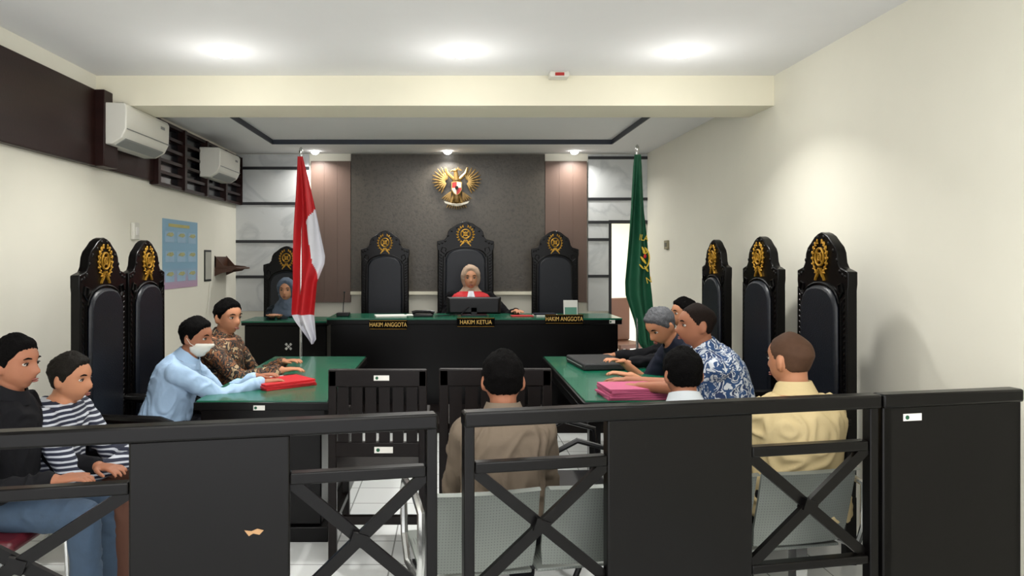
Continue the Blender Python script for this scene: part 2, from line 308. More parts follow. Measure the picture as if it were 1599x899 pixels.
jt,JH,(JC,Jd,Js)=person('judge in a red and black robe and beige headscarf behind the bench',P(735,414,7.42),-90,seat=.66,s=1.04,lean=6,yaw=0,pitch=0,shirt=mt('black robe cloth','0a090c',.85,spec=.12),skin=skin3,hair='hijab',hm=mt('beige scarf cloth','a08873',.8),collar=False,hands=((.62,7.06,.985),(.0,7.1,.985)),legs=False,gr=1.24,vox=.0085)
b=B();rg=[]
for u,rx,ry in ((.45,.185,.2),(.7,.205,.2),(.85,.205,.185),(.92,.175,.15),(.99,.1,.1)):
    c=JC(u);rg.append([c+V((rx*math.cos(2*PI*k/28),ry*math.sin(2*PI*k/28)+.005,0)) for k in range(28)])
b.loft(rg);obj('red_yoke',b,red,jt,sharp=60)
obj('white_jabot',B().loft([[JC(u)+V((x,y+dy,0)) for x,dy in ((-w,0),(-w/2,.012),(0,.002),(w/2,.012),(w,0),(0,-.03))] for u,w,y in ((1.0,.025,.14),(.85,.04,.198),(.55,.05,.215))]),fwhite,jt)
person('clerk in dark clothes and a grey-blue headscarf behind the corner desk',P(447,434,7.45),-90,seat=.46,s=.98,lean=5,yaw=0,pitch=0,shirt=mt('dark teal cloth','111920',.8,spec=.2),skin=skin3,hair='hijab',hm=mt('grey blue scarf cloth','485465',.8),collar=False,hands=((-1.66,7.12,.93),(-1.74,7.12,.93)),legs=False,vox=.0085)
# ---------------------------------------------------------------- room
XL=-2.42;XR=2.2;YB=8.3;Y0=-1.5;ZC=2.74;ZS=2.67
struct('floor',B().bb((XL-.1,Y0,-.05),(XR+.1,YB+2.6,0)),tile)
struct('wall_right',B().bb((XR,Y0,0),(XR+.1,YB+.1,ZC)),wall)
struct('wall_left',B().bb((XL-.1,Y0,0),(XL,YB+.1,ZC)),wall)
w=B().bb((XL,YB,0),(1.79,YB+.1,ZC)).bb((1.79,YB,1.9),(XR,YB+.1,ZC)).bb((2.17,YB,0),(XR,YB+.1,1.9))
struct('wall_back',w,wall)
struct('ceiling',B().bb((XL-.1,Y0,ZC),(XR+.1,5.44,ZC+.1)),ceil)
struct('trim_1',B().bb((XL,5.02,2.535),(XR,5.44,ZC)),beamm)
tx0,tx1,ty0,ty1=-1.85,1.66,5.9,7.6
b=B().bb((XL,5.44,ZS),(tx0,YB,ZS+.1)).bb((tx1,5.44,ZS),(XR,YB,ZS+.1)).bb((tx0,5.44,ZS),(tx1,ty0,ZS+.1)).bb((tx0,ty1,ZS),(tx1,YB,ZS+.1)).bb((tx0,ty0,ZS+.045),(tx1,ty1,ZS+.09))
struct('ceiling.001',b,ceil)
b=B().bb((tx0-.001,ty0,ZS-.003),(tx0+.01,ty1,ZS+.045)).bb((tx1-.01,ty0,ZS-.003),(tx1+.001,ty1,ZS+.045)).bb((tx0,ty1-.01,ZS-.003),(tx1,ty1+.001,ZS+.045))
struct('trim_2',b,cove)
struct('trim_3',B().bb((-1.2,6.3,0),(1.6,YB,.18)),rosew)
struct('wall_corridor',B().bb((1.2,YB+2.5,0),(2.9,YB+2.6,2.6)).bb((2.85,YB+.1,0),(2.95,YB+2.6,2.6)).bb((1.1,YB+.1,0),(1.2,YB+2.6,2.6)).bb((1.1,YB+.1,2.6),(2.95,YB+2.6,2.7)),wall)
struct('trim_4',B().bb((1.77,YB-.02,0),(1.8,YB+.1,1.92)).bb((1.77,YB-.02,1.89),(2.19,YB+.1,1.92)),strip)
struct('trim_5',B().bb((-1.126,YB-.05,1.12),(1.047,YB,ZS-.01)),tanpanel)
struct('trim_6',B().bb((-1.13,YB-.07,1.085),(1.05,YB,1.12)),beamm)
for i,(a,c) in enumerate(((-1.573,-1.13),(1.05,1.516))):
    b=B().bb((a,YB-.05,1.0),(c,YB,2.58))
    for k in range(3):
        x0=a+(c-a)*k/3;b.bb((x0+.0008,YB-.056,1.0),(x0+(c-a)/3-.0008,YB-.05,2.58))
    struct('trim_%d'%(7+i),b,mauve)
for i,(a,c,z0) in enumerate(((XL,-1.60,.9),(1.535,XR,.9))):
    b=B().bb((a,YB-.03,z0 if i==0 else 1.92),(c,YB-.002,ZS-.01))
    if i: b.bb((a,YB-.03,z0),(1.765,YB-.002,1.92))
    struct('trim_%d'%(9+i),b,marble)
    b=B()
    for y in (263,318,377,432) if i==0 else (247,311,347,374,431):
        z=H-(y-CY)*YB/F;b.bb((a,YB-.04,z-.016),(c if y<350 or i==0 else 1.765,YB-.02,z+.016))
    struct('trim_%d'%(11+i),b,strip)
struct('trim_13',B().bb((XL,Y0,2.11),(XL+.05,4.95,2.62)).bb((XL,4.9,2.11),(XL+.11,5.1,2.62)).bb((XL,5.1,2.11),(XL+.04,5.9,2.5)),wood,bev=.006)
struct('window_1',B().bb((XL,5.9,2.09),(XL+.01,YB,2.62)),mt('night glass','0d1016',.15))
b=B()
for z in (2.1,2.2,2.3,2.4,2.5,2.61): b.bb((XL+.01,5.9,z-.013),(XL+.06,YB,z+.013))
for k in range(5): y=5.92+k*.59;b.bb((XL+.01,y-.025,2.09),(XL+.075,y+.025,2.62))
struct('window_1_frame',b,wood)
# ---------------------------------------------------------------- lights
def lamp(x,y,z,e,r=.07,sp=150,col=(1,.985,.945)):  # serves the fitted downlights and also the added fills without a fixture
    l=bpy.data.lights.new('downlight_and_fill_lamp','AREA');l.shape='DISK';l.size=r*2;l.energy=e;l.color=col;l.spread=R(sp)
    o=bpy.data.objects.new('downlight_and_fill_lamp',l);C.objects.link(o);o.location=(x,y,z-.03);return o
def halo_fill(x,y,z,e):
    l=bpy.data.lights.new('halo_fill_lamp','POINT');l.energy=e;l.shadow_soft_size=.08;l.color=(1,.985,.95);o=bpy.data.objects.new('halo_fill_lamp',l);C.objects.link(o);o.location=(x,y,z);return o  # added point source, no real bulb; lifts the ceiling with a soft halo
def downlight(x,y,z,label,g,r=.07,m=None):
    t=thing('downlight',label,'ceiling light',(x,y,z),group=g)
    obj('lens',B().lathe([(r*.97,-.002),(r*.94,-.018),(r*.6,-.034),(r*.2,-.04)],n=24),m or glow,t)
    obj('rim',B().tube([(r*math.cos(a*PI/12),r*math.sin(a*PI/12),-.003) for a in range(24)],.0025,6,True),white,t)
for px,n in ((351,'left'),(721,'middle'),(1065,'right')):
    p=P(px,80,4.43);downlight(p.x,4.43,ZC,'round white recessed downlight in the front ceiling, %s of the front row'%n,'front row of downlights',.065);lamp(p.x,4.43,ZC-.015,15,.07,120);halo_fill(p.x,4.43,ZC-.36,5.0)
for px,n in ((492,'above the red and white flag'),(699,'above the bird emblem'),(897,'above the right brown wall panel')):
    p=P(px,238,8.08);downlight(p.x,8.08,ZS,'small round downlight in the rear ceiling %s'%n,'rear row of downlights',.045);lamp(p.x,8.05,ZS-.02,9)
downlight(-1.6,5.75,ZS,'unlit small spotlight just behind the beam at left','rear row of downlights',.03,white)
lamp(0,.9,ZC,95,1.5,180)  # added ambient fill overhead, out of view, no fixture
lamp(2.1,9.6,2.6,32,.15);lamp(0,6.75,ZS,30,.8,180)  # light inside the corridor, then an added broad fill over the rear court
wd=bpy.data.worlds.new('w');bpy.context.scene.world=wd;wd.use_nodes=True;wd.node_tree.nodes['Background'].inputs[0].default_value=(.98,.98,1,1);wd.node_tree.nodes['Background'].inputs[1].default_value=3.4
bpy.context.scene.view_settings.view_transform='Standard'
# ---------------------------------------------------------------- ornate chair
def emblem(b,z,r,y):
    ring=lambda cx,cz,q,w,n=18:b.tube([(cx+q*math.cos(a*2*PI/n),y,cz+q*math.sin(a*2*PI/n)) for a in range(n)],w,6,True)
    ring(0,z+r*.15,r*.5,r*.075);ring(0,z+r*.15,r*.2,r*.06)
    for s in (-1,1):
        b.bar((s*r*.35,y,z+r*.5),(-s*r*.35,y,z-r*.2),r*.09,.008);b.bar((s*r*.1,y,z-r*.5),(s*r*.55,y,z-r*1.2),r*.12,.008);b.bar((-s*r*.1,y,z-r*.5),(s*r*.35,y,z-r*1.0),r*.1,.008)
        b.tube([(s*r*.82*math.cos(R(a)),y,z+r*.1+r*.95*math.sin(R(a))) for a in range(-75,81,15)],r*.045,6)
        for k in range(8):
            a=R(-62+k*18);c=V((s*r*.82*math.cos(a),y,z+r*.1+r*.95*math.sin(a)));d=V((s*math.cos(a+.9),0,math.sin(a+.9)))
            b.leaf(c,c+d*r*.26,r*.06,.006);d=V((s*math.cos(a+2.2),0,math.sin(a+2.2)));b.leaf(c,c+d*r*.2,r*.05,.006)
    b.bar((-r*.5,y,z-r*.72),(r*.5,y,z-r*.72),r*.1,.008)
def ornate(label,loc,rz):
    t=thing('judge_chair',label,'chair',loc,rz,'high-backed carved court chairs')
    half=[(.258,.3),(.268,.6),(.266,1.34),(.272,1.37),(.272,1.43),(.235,1.44),(.2,1.448),(.178,1.475),(.168,1.525),(.148,1.555),(.11,1.58),(.07,1.61),(.03,1.626),(0,1.632)]
    pts=half+[(-x,z) for x,z in half[-2::-1]]
    obj('back_frame',B().prism(pts,-.05,0),black,t,bev=.005)
    b=B()
    for s in (-1,1):
        b.tube([(s*.215,.002,.5),(s*.218,.002,.9),(s*.212,.002,1.28)],.005,6);b.tube([(s*.258,.0,.5),(s*.26,.0,.9),(s*.256,.0,1.34)],.005,6)
        for k in range(26):
            z=.53+k*.03;b.leaf((s*.224,.001,z),(s*.25,.001,z+.024),.007,.004)
        for k in range(7):
            a=k/6;b.sph((s*itp([(0,.25),(.3,.2),(.6,.15),(1,.03)],a),.0,itp([(0,1.405),(.3,1.42),(.6,1.52),(1,1.605)],a)),(.011,.005,.011),8)
        b.tube([(s*.2,.002,1.3),(s*.235,.004,1.33),(s*.22,.004,1.37),(s*.185,.004,1.36),(s*.19,.004,1.325)],.005,6)
    b.tube([(.195*math.cos(PI*k/14),.004,1.27+.1*math.sin(PI*k/14)) for k in range(15)],.006,6)
    obj('carving',b,black,t)
    h=[(.19,.5),(.195,.9),(.19,1.25),(.165,1.3),(.12,1.335),(.06,1.352),(0,1.356)];pts=h+[(-x,z) for x,z in h[-2::-1]]
    obj('back_cushion',B().prism(pts,-.01,.024),leather,t,bev=.016)
    b=B();emblem(b,1.49,.09,.006);obj('emblem',b,gold,t)
    obj('seat_frame',B().bb((-.26,-.02,.32),(.26,.5,.39)),black,t,bev=.008)
    obj('seat_cushion',B().bb((-.24,.02,.39),(.24,.49,.46)),leather,t,bev=.025)
    for s in (-1,1):
        obj('leg',B().tube([(s*.23,.46,.33),(s*.24,.48,.2),(s*.225,.46,.07),(s*.24,.49,0)],[.036,.03,.02,.03],10),black,t)
        obj('leg',B().bar((s*.235,-.025,0),(s*.235,-.025,.33),.05),black,t)
        obj('armrest',B().tube([(s*.255,-.02,.7),(s*.265,.2,.69),(s*.265,.4,.68),(s*.265,.46,.655)],[.02,.025,.028,.03],10),black,t)
        obj('arm_support',B().tube([(s*.25,.4,.38),(s*.262,.36,.5),(s*.262,.4,.66)],.02,8),black,t)
    return t
ch0=ornate('high-backed black carved chair with gold emblem, nearest the camera along the right wall',(1.925,3.84,0),R(90));ch0.scale=(.96,1,1)
dup(ch0,(1.925,4.61,0),R(90),'high-backed black carved chair with gold emblem, middle one of the three along the right wall')
dup(ch0,(1.925,5.42,0),R(90),'high-backed black carved chair with gold emblem, farthest along the right wall',(.88,1,1))
dup(ch0,(-1.88,3.99,0),R(-90),'high-backed black carved chair by the left wall behind the masked man, nearer of two',(.98,1,.985))
dup(ch0,(-1.88,4.56,0),R(-90),'high-backed black carved chair by the left wall, farther of two',(.98,1,.985))
dup(ch0,(.15,7.86,.18),PI,'tallest carved chair with gold crest, behind the judge in the red robe',(1.12,1,1.045))
dup(ch0,(-.71,7.86,.18),PI,'empty carved chair behind the judges bench, left of the judge',(.95,1,.985))
dup(ch0,(1.106,7.86,.18),PI,'empty carved chair behind the judges bench, right of the judge',(.93,1,.985))
dup(ch0,(-1.77,7.9,0),PI,'carved chair with gold emblem behind the clerk in the corner beside the flag',(.92,1,.995))
# ---------------------------------------------------------------- tables
def sticker(parent,c,w=.06,h=.025):
    o=obj('sticker',B().box(c,(w,.002,h)),paper,parent);obj('logo',B().cyl(V(c)+V((-w*.3,-.001,0)),V(c)+V((-w*.3,-.003,0)),h*.3,n=10),fgreen,o);return o
def T(ax,ay,az,bx,by,bz): return B().bb((ax,ay,az),(bx,by,bz))
t=thing('judges_bench','long black judges bench with green top across the rear of the court','desk',(.2,6.62,.18));JB=t
obj('top',T(-1.32,-.02,.72,1.33,.55,.765),black,t,bev=.006);obj('green_cover',T(-1.32,-.022,.762,1.33,.55,.777),green,t)
obj('front_panel',T(-1.29,.02,0,1.3,.05,.73),black,t)
for x in (-1.29,1.27): obj('side_panel',T(x,.05,0,x+.03,.54,.73),black,t)
plm=mt('matt black plate','050505',.9,spec=.05)
for px,py,s in ((606,507,'HAKIM ANGGOTA'),(743,503,'HAKIM KETUA'),(881,498,'HAKIM ANGGOTA')):
    p=P(px,py,6.585)-V((.2,6.62,.18));p.y=-.036
    o=obj('name_plate',T(-.17,0,-.04,.17,.014,.04),plm,t,loc=p);o['label']='black plate lettered %s in gold'%s
    for z in (-.037,.037): obj('border',T(-.165,-.001,z-.001,.165,0,z+.001),gold,o)
    text(s,.054,mt('gold lettering','d8b060',.7,.0),o,(0,-.001,0),sx=.74 if 'ANG' in s else .82)
sticker(t,(1.24,-.023,.745),.05,.03)
t2=thing('clerk_desk','small black desk with green top where the clerk sits, left of the bench','desk',(-1.56,6.95,0))
obj('top',T(-.42,-.02,.86,.40,.5,.89),black,t2,bev=.006);obj('green_cover',T(-.42,-.022,.888,.40,.5,.902),green,t2);obj('body',T(-.4,.02,0,.38,.48,.86),black,t2,bev=.01)
b2=B()
for i,j in ((0,0),(1,0),(-1,0),(0,1),(0,-1)): b2.box((.02+(i-j)*.02,.014,.66+(i+j)*.02),(.022,.014,.022),(0,R(45),0))
obj('ornament',b2,chrome,t2)
def ctable(label,x0,x1,open_):
    t=thing('lawyer_table',label,'table',((x0+x1)/2,3.85,0),group='green topped side tables');w=(x1-x0)/2
    obj('top',T(-w,0,.70,w,1.75,.742),black,t,bev=.005);obj('green_cover',T(-w+.012,.012,.741,w-.012,1.738,.75),green,t)
    obj('apron',T(-w+.03,.03,.62,w-.03,1.72,.70),black,t)
    if open_:
        for sx in (-1,1):
            for y in (.08,1.67): obj('leg',B().bar((sx*(w-.07),y,0),(sx*(w-.07),y,.63),.06),black,t)
        obj('modesty_panel',T(w-.12,.1,.12,w-.09,1.65,.62),black,t)
    else:
        obj('body',T(-w+.16,.06,.08,w-.05,1.69,.62),black,t,bev=.008);obj('plinth',T(-w+.13,.03,0,w-.01,1.72,.08),black,t,bev=.005)
    return t
lt=ctable('black side table with green top in front of the masked man at left',-1.35,-.64,False);sticker(lt,(-.01,-.002,.715))
ctable('black side table with green top holding pink folders at right',.69,1.40,True)
# ---------------------------------------------------------------- railing
def g(px): Y=552/(270-.0422*px);return V(((px-CX)/F*Y,Y,0))
A0=g(0);dv=(g(1590)-A0).normalized();ang=math.atan2(dv.y,dv.x)
def tt(px): return (g(px)-A0).dot(dv)
def rail(label,x0,x1,panels,bays,name='court_railing'):
    t=thing(name,label,'railing',A0,ang);a,c=tt(x0),tt(x1)
    obj('top_rail',T(a,-.03,.972,c,.03,1.02),black,t,bev=.008)
    for i,px in enumerate((x0+9,x1-9)):
        if px>-100: obj('post',T(tt(px)-.017,-.02,0,tt(px)+.017,.02,.98),black,t,bev=.004)
    for p0,p1 in panels:
        obj('panel',T(tt(p0),-.02,.08,tt(p1),.02,.975),black,t,bev=.006)
    for p0,p1 in bays:
        q0,q1=tt(p0),tt(p1)
        obj('middle_rail',T(q0,-.02,.825,q1,.02,.86),black,t,bev=.005);obj('lower_rail',T(q0,-.02,.43,q1,.02,.46),black,t,bev=.005)
        obj('cross_brace',B().bar((q0,-.004,.46),(q1,-.004,.83),.018,.036),black,t);obj('cross_brace',B().bar((q0,.01,.83),(q1,.01,.46),.018,.036),black,t)
        obj('brace_plate',B().box(((q0+q1)/2,0,.645),(.05,.036,.04),(0,R(20),0)),black,t)
    return t
r1=rail('glossy black court railing with cross braces, section in front of the seated pair at left',-170,682,[(203,453)],[(-160,203),(453,664)])
obj('scratch',B().loft([[V((tt(396)+x,y,H-(827-402)*g(396).y/F+z)) for x,z in ((-.025,.008),(-.005,.004),(.012,.01),(.03,.004),(.018,-.008),(.0,-.003),(-.012,-.01))] for y in (-.0215,-.019)]),mt('bare wood','a07c56',.8),r1)
rail('glossy black court railing section in front of the men on the steel bench',722,1368,[(945,1170)],[(740,945),(1170,1350)])
r3=rail('solid black panel section at the right end of the court railing',1371,1588,[(1372,1587)],[])
sticker(r3,(tt(1417),-.022,H-(649-402)*g(1417).y/F),.075,.025)
# ---------------------------------------------------------------- steel bench
t=thing('waiting_bench','four-seat perforated steel bench behind the railing at right','bench',(-.09,2.44,0),ang)
for k in range(4):
    x=k*.41+.2
    s_=obj('seat',B().box((x,.27,.41),(.39,.4,.012),(R(3),0,0)),steel,t,bev=.004)
    b=B().loft([[V((x+sx*.195*kx,y+d,z)) for sx,d in ((-1,0),(-.5,-.012),(0,-.016),(.5,-.012),(1,0),(1,.01),(.5,-.002),(0,-.006),(-.5,-.002),(-1,.01))] for y,z,kx in ((.045,.43,.96),(.03,.5,1),(.0,.62,1),(-.02,.715,1),(-.035,.725,.98),(-.05,.72,.97))])
    obj('backrest',b,steel,t,sharp=50)
obj('beam',T(.0,.22,.34,1.62,.28,.39),dark,t)
for x in (0.05,1.58):
    obj('leg',B().bar((x,.25,.35),(x,.25,.05),.05).bar((x,-.02,.03),(x,.52,.03),.05,.04),chrome,t)
for x in (-.015,1.65):
    obj('armrest',B().tube([(x,-.03,.66),(x,.1,.68),(x,.36,.66),(x,.4,.62),(x,.38,.45),(x,.28,.38),(x,.0,.42),(x,-.03,.5)],.014,8,True),chrome,t)
# ---------------------------------------------------------------- wooden chairs in centre
def wchair(label,x,y):
    t=thing('wooden_chair',label,'chair',(x,y,0),group='dark wooden chairs facing the bench');w=.24
    for s in (-1,1):
        obj('rear_post',B().bar((s*(w-.02),0,0),(s*(w-.02),0,.95),.04),rosew,t,bev=.004);obj('leg',B().bar((s*(w-.02),.45,0),(s*(w-.02),.45,.66),.04),rosew,t,bev=.004)
        obj('armrest',B().bar((s*(w-.02),0,.67),(s*(w-.02),.48,.67),.05,.03),rosew,t,bev=.005)
        obj('stretcher',B().bar((s*(w-.02),0,.2),(s*(w-.02),.45,.2),.03),rosew,t)
    tr=obj('top_rail',B().bb((-w,-.02,.87),(w,.02,.955)),rosew,t,bev=.006);sticker(tr,(.02,-.022,.915),.075,.025)
    obj('lower_rail',B().bb((-w,-.018,.53),(w,.018,.60)),rosew,t,bev=.004)
    for k in range(6): obj('back_slat',B().bb((-w+.045+k*.067,-.01,.59),(-w+.098+k*.067,.01,.88)),rosew,t)
    obj('seat',B().bb((-w,.0,.43),(w,.46,.455)),rosew,t,bev=.006);obj('stretcher',B().bar((-w,0,.22),(w,0,.22),.03,.04),rosew,t)
    return t
wc=wchair('dark wooden slat-back chair, left one of the pair facing the bench',-.36,3.6);sticker(wc,(.03,-.02,.565),.09,.03)
dup(wc,(.215,3.62,0),0,'dark wooden slat-back chair in front of the man in the grey-brown shirt',(1.15,1,1))
dc=thing('tubular_chair','black tubular metal chair beside the left leg of the right table','chair',(.6,3.42,0),R(-90))
for s in (-1,1): obj('side_frame',B().tube([(s*.2,-.1,0),(s*.2,.02,.3),(s*.2,.12,.5),(s*.2,.1,.66),(s*.2,-.05,.7),(s*.2,-.2,.62),(s*.2,-.26,.3),(s*.2,-.3,0)],.013,8),dark,dc)
obj('seat',B().bb((-.2,-.28,.42),(.2,.12,.46)),dark,dc,bev=.012)
def rchair(label,x,y,rz):
    t=thing('chrome_chair',label,'chair',(x,y,0),rz,'chrome chairs by the left wall')
    obj('seat',B().bb((-.22,-.2,.4),(.22,.24,.45)),mt('maroon vinyl','4c101a',.4),t,bev=.02);obj('backrest',B().box((0,-.24,.68),(.42,.04,.24),(R(8),0,0)),mt('maroon vinyl','5a1420'),t,bev=.015)
    for s in (-1,1):
        obj('side_frame',B().tube([(s*.23,.22,0),(s*.23,.2,.4),(s*.23,-.2,.41),(s*.22,-.26,.78)],.012,8),chrome,t);obj('leg',B().tube([(s*.23,-.1,.4),(s*.23,-.28,0)],.012,8),chrome,t)
    return t
rchair('chrome chair with maroon seat under the man in black',-1.86,2.93,R(-90));rchair('chrome chair with maroon seat under the person in the striped top',-1.78,3.42,R(-90))
# ---------------------------------------------------------------- flags
def flag(label,px,Y,rows,fn,mats,toppx,pole):
    p=P(px,toppx,Y);t=thing('flag',label,'flag',(p.x,Y,0))
    obj('pole',B().cyl((0,0,.03),(0,0,p.z),.011,n=12).sph((0,0,p.z+.02),(.016,.016,.035)),pole,t)
    obj('base',B().lathe([(.16,0),(.16,.02),(.06,.05),(.025,.07),(.02,.2)]),gold,t)
    bm=bmesh.new();nu,nv=28,110;ya,yb=rows[0][0],rows[-1][0];L=[(r[0],r[1]) for r in rows];Rr=[(r[0],r[2]) for r in rows];g_=[]
    for j in range(nv+1):
        py=ya+(yb-ya)*j/nv;l=itp(L,py);r=itp(Rr,py);row=[]
        for i in range(nu+1):
            u=i/nu;q=P(l+(r-l)*u,py,Y);amp=.035*min(1,j/30);row.append((bm.verts.new((q.x-p.x,-.015+amp*math.sin(u*11+py*.012)-.02,q.z)),l+(r-l)*u,py))
        g_.append(row)
    for j in range(nv):
        for i in range(nu):
            a=g_[j][i];f=bm.faces.new((a[0],g_[j][i+1][0],g_[j+1][i+1][0],g_[j+1][i][0]));f.material_index=fn(a[1],a[2])
    me=bpy.data.meshes.new('cloth');bm.to_mesh(me);bm.free()
    for m in mats: me.materials.append(m)
    mobj('cloth',me,None,t,sharp=0);return t
def rw(x,y):
    if y>489: return 1
    return 1 if 325<y<437 and x>itp([(325,491),(345,479),(380,484),(410,489),(437,498)],y) else 0
flag('red and white flag hanging on a pole in front of the clerk desk',470,6.0,[(245,466,474),(270,465,480),(322,463,492),(360,461,500),(400,460,509),(412,460,508),(440,460,497),(490,457,493),(500,462,494),(528,482,496),(536,487,491)],rw,[red,fwhite],240,chrome)
gf=flag('dark green court flag with yellow emblem on a pole beside the doorway',995,6.0,[(242,989,999),(262,987,1001),(330,982,1005),(370,979,1009),(440,973,1013),(460,974,1015),(500,988,1018),(535,996,1020),(546,1004,1018)],lambda x,y:0,[fgreen],236,chrome)
fx=P(995,0,6.0).x
def fl(px,py): q=P(px,py,6);return V((q.x-fx,-.085,q.z))
text('ILA',.07,yellow,gf,fl(1001,372),(PI/2,R(8),0),sx=.75);text('N',.075,yellow,gf,fl(1009,437),(PI/2,R(-14),0),sx=.8)
b=B().tube([fl(999,403)+V((.055*math.cos(a*PI/10),0,.09*math.sin(a*PI/10))) for a in range(-4,5)],.006,6).tube([fl(1003,393)+V((.016*math.cos(a*PI/6),0,.016*math.sin(a*PI/6))) for a in range(12)],.004,5,True)
b.leaf(fl(998,385),fl(1004,397),.009).leaf(fl(996,400),fl(1005,412),.01).leaf(fl(1002,415),fl(1008,424),.008).leaf(fl(994,412),fl(1001,420),.007)
obj('emblem',b,yellow,gf);obj('emblem_centre',B().sph(fl(1003,400),(.012,.006,.018)),red,gf)
# ---------------------------------------------------------------- bird emblem
p=P(713,294,8.2);t=thing('wall_emblem','gold bird emblem with red and white shield on the dark wall panel','emblem',p)
obj('bird_body',B().sph((0,-.01,.0),(.06,.04,.12),14).sph((0,-.01,-.1),(.045,.03,.07)),agold,t)
b=B().tube([(0,-.02,.09),(-.005,-.025,.14),(-.01,-.03,.18)],[.036,.026,.022],12).sph((-.014,-.03,.195),(.027,.023,.023),12)
b.tube([(-.035,-.03,.198),(-.055,-.03,.193),(-.066,-.03,.178)],[.013,.009,.003],8)
for k in range(4): b.leaf((.005+k*.01,-.02,.2),(.02+k*.014,-.02,.235-k*.012),.006)
obj('bird_head',b,agold,t)
lgold=mt('pale gold','9a7d48',.35,.5,var=.4,scale=30)
for s in (-1,1):
    b=B();c0=V((s*.105,0,.075))
    for k in range(11):
        a=R(82-k*14.5);d=V((s*math.cos(a),0,math.sin(a)));ln=.165+.018*math.sin(k*.5) if k<8 else .15;b.leaf(c0+d*.05,c0+d*ln,.0095,.006)
    for k in range(5): b.leaf((s*(.05+k*.004),0,-.03-k*.004),(s*(.17-k*.024),0,-.12-k*.014),.0095,.006)
    wg=obj('wing',b,agold,t);b=B()
    for k in range(10):
        a=R(92-k*17);d=V((s*math.cos(a),0,math.sin(a)));b.leaf(c0+d*.02+V((0,-.014,0)),c0+d*.1+V((0,-.014,0)),.0095,.006)
    b.tube([(s*.02,-.015,.09),(s*.06,-.022,.125),(s*.1,-.022,.17),(s*.115,-.014,.23)],[.02,.02,.014,.005],8)
    obj('inner_feathers',b,lgold,wg)
    obj('talon',B().tube([(s*.03,-.02,-.08),(s*.05,-.04,-.13),(s*.06,-.05,-.165)],[.018,.014,.01],8),agold,t)
b=B()
for k in range(9): x=(k-4)*.013;b.leaf((x*.5,0,-.1),(x*2.2,0,-.24+abs(x)*.4),.009,.006)
obj('tail',b,agold,t)
sp=[(-.058,.065),(0,.075),(.058,.065),(.058,-.02),(.035,-.06),(0,-.085),(-.035,-.06),(-.058,-.02)]
sd_=obj('shield',B().prism(sp,-.06,-.045),lgold,t);ivory=mt('aged ivory','b8b2a2',.6)
def quad(s,up): return [(s*.002,.002),(s*.05,.002),(s*.05,.058),(s*.002,.066)] if up else [(s*.002,-.002),(s*.05,-.002),(s*.05,-.02),(s*.03,-.053),(s*.002,-.076)]
for nm,s,up,m_ in (('red_field',-1,1,1),('white_field',1,1,0),('red_field',1,0,1),('white_field',-1,0,0)): obj(nm,B().prism(quad(s,up),-.066,-.059),mt('shield red','a01818',.5) if m_ else ivory,sd_)
obj('shield_centre',B().prism([(-.016,.018),(.016,.018),(.016,-.009),(0,-.022),(-.016,-.009)],-.073,-.065),black,sd_)
obj('ribbon',B().prism([(-.14,-.145),(-.09,-.158),(-.05,-.17),(0,-.175),(.05,-.17),(.09,-.158),(.14,-.145),(.128,-.168),(.09,-.182),(.05,-.196),(0,-.202),(-.05,-.196),(-.09,-.182),(-.128,-.168)],-.06,-.05),ivory,t)
text('BHINNEKA TUNGGAL IKA',.016,black,t,(0,-.061,-.187),sx=.95)
# ---------------------------------------------------------------- AC units
def ac(label,y0,y1):
    t=thing('air_conditioner',label,'air conditioner',(XL+.05,(y0+y1)/2,2.26),R(-90),'wall air conditioners');w=(y1-y0)/2
    prof=[(0,0),(.10,0),(.165,.04),(.195,.1),(.2,.25),(.185,.275),(0,.28)]
    obj('housing',B().loft([[V((x,y,z)) for y,z in prof] for x in (-w,w)]),white,t,bev=.008)
    obj('air_flap',B().loft([[V((x,y,z)) for y,z in ((.105,-.002),(.168,.034),(.172,.044),(.11,.006))] for x in (-w+.05,w-.05)]),grey,t)
    obj('front_seam',T(-w+.01,.196,.1,w-.01,.2015,.106),grey,t);obj('badge',T(-w+.1,.2,.2,-w+.17,.203,.22),grey,t)
    obj('vent_grille',T(-w+.04,.03,.279,w-.04,.16,.284),dark,t);return t
ac('white wall air conditioner nearer the camera, beneath the beam',4.92,5.67);ac('white wall air conditioner farther back on the window lattice',6.92,7.57)
def wallL(y,z): return (XL,y,z)
t=thing('wall_calendar','pale blue picture calendar with pink foot on the left wall','poster',wallL(6.58,1.53),R(90))
def poster_mat():
    m,n,p=base('calendar print');tc=n.nodes.new('ShaderNodeTexCoord');sx=n.nodes.new('ShaderNodeSeparateXYZ');cr=n.nodes.new('ShaderNodeValToRGB');n.links.new(tc.outputs['Generated'],sx.inputs[0]);n.links.new(sx.outputs['Z'],cr.inputs['Fac']);n.links.new(cr.outputs[0],p.inputs['Base Color'])
    e=cr.color_ramp.elements;e[0].color=hx('b598b0');e[0].position=.05;e[1].color=hx('84aac2');e[1].position=.3;return m
obj('sheet',T(-.42,-.006,-.3,.42,-.001,.3),poster_mat(),t)
for i in range(3):
    for j in range(3):
        x=-.27+i*.27;z=.16-j*.17;o=obj('month_panel',T(x-.1,-.008,z-.06,x+.1,-.006,z+.035),mt('pale blue print','98b4ca',.6),t);obj('picture',B().prism([(x-.08,z+.0),(x-.03,z+.022),(x+.06,z+.026),(x+.09,z+.005),(x+.03,z-.012)],-.010,-.008),sand,o)
obj('title',T(-.3,-.009,.235,.2,-.007,.262),mt('yellow title print','b5ad6c',.6),t)
t=thing('wall_box','small white switch box on the left wall above the tall chairs','switch',(XL,5.6,1.70));obj('case',T(0,-.05,-.065,.03,.05,.065),white,t,bev=.008);obj('rocker',T(.03,-.02,-.03,.036,.02,.03),paper,t)
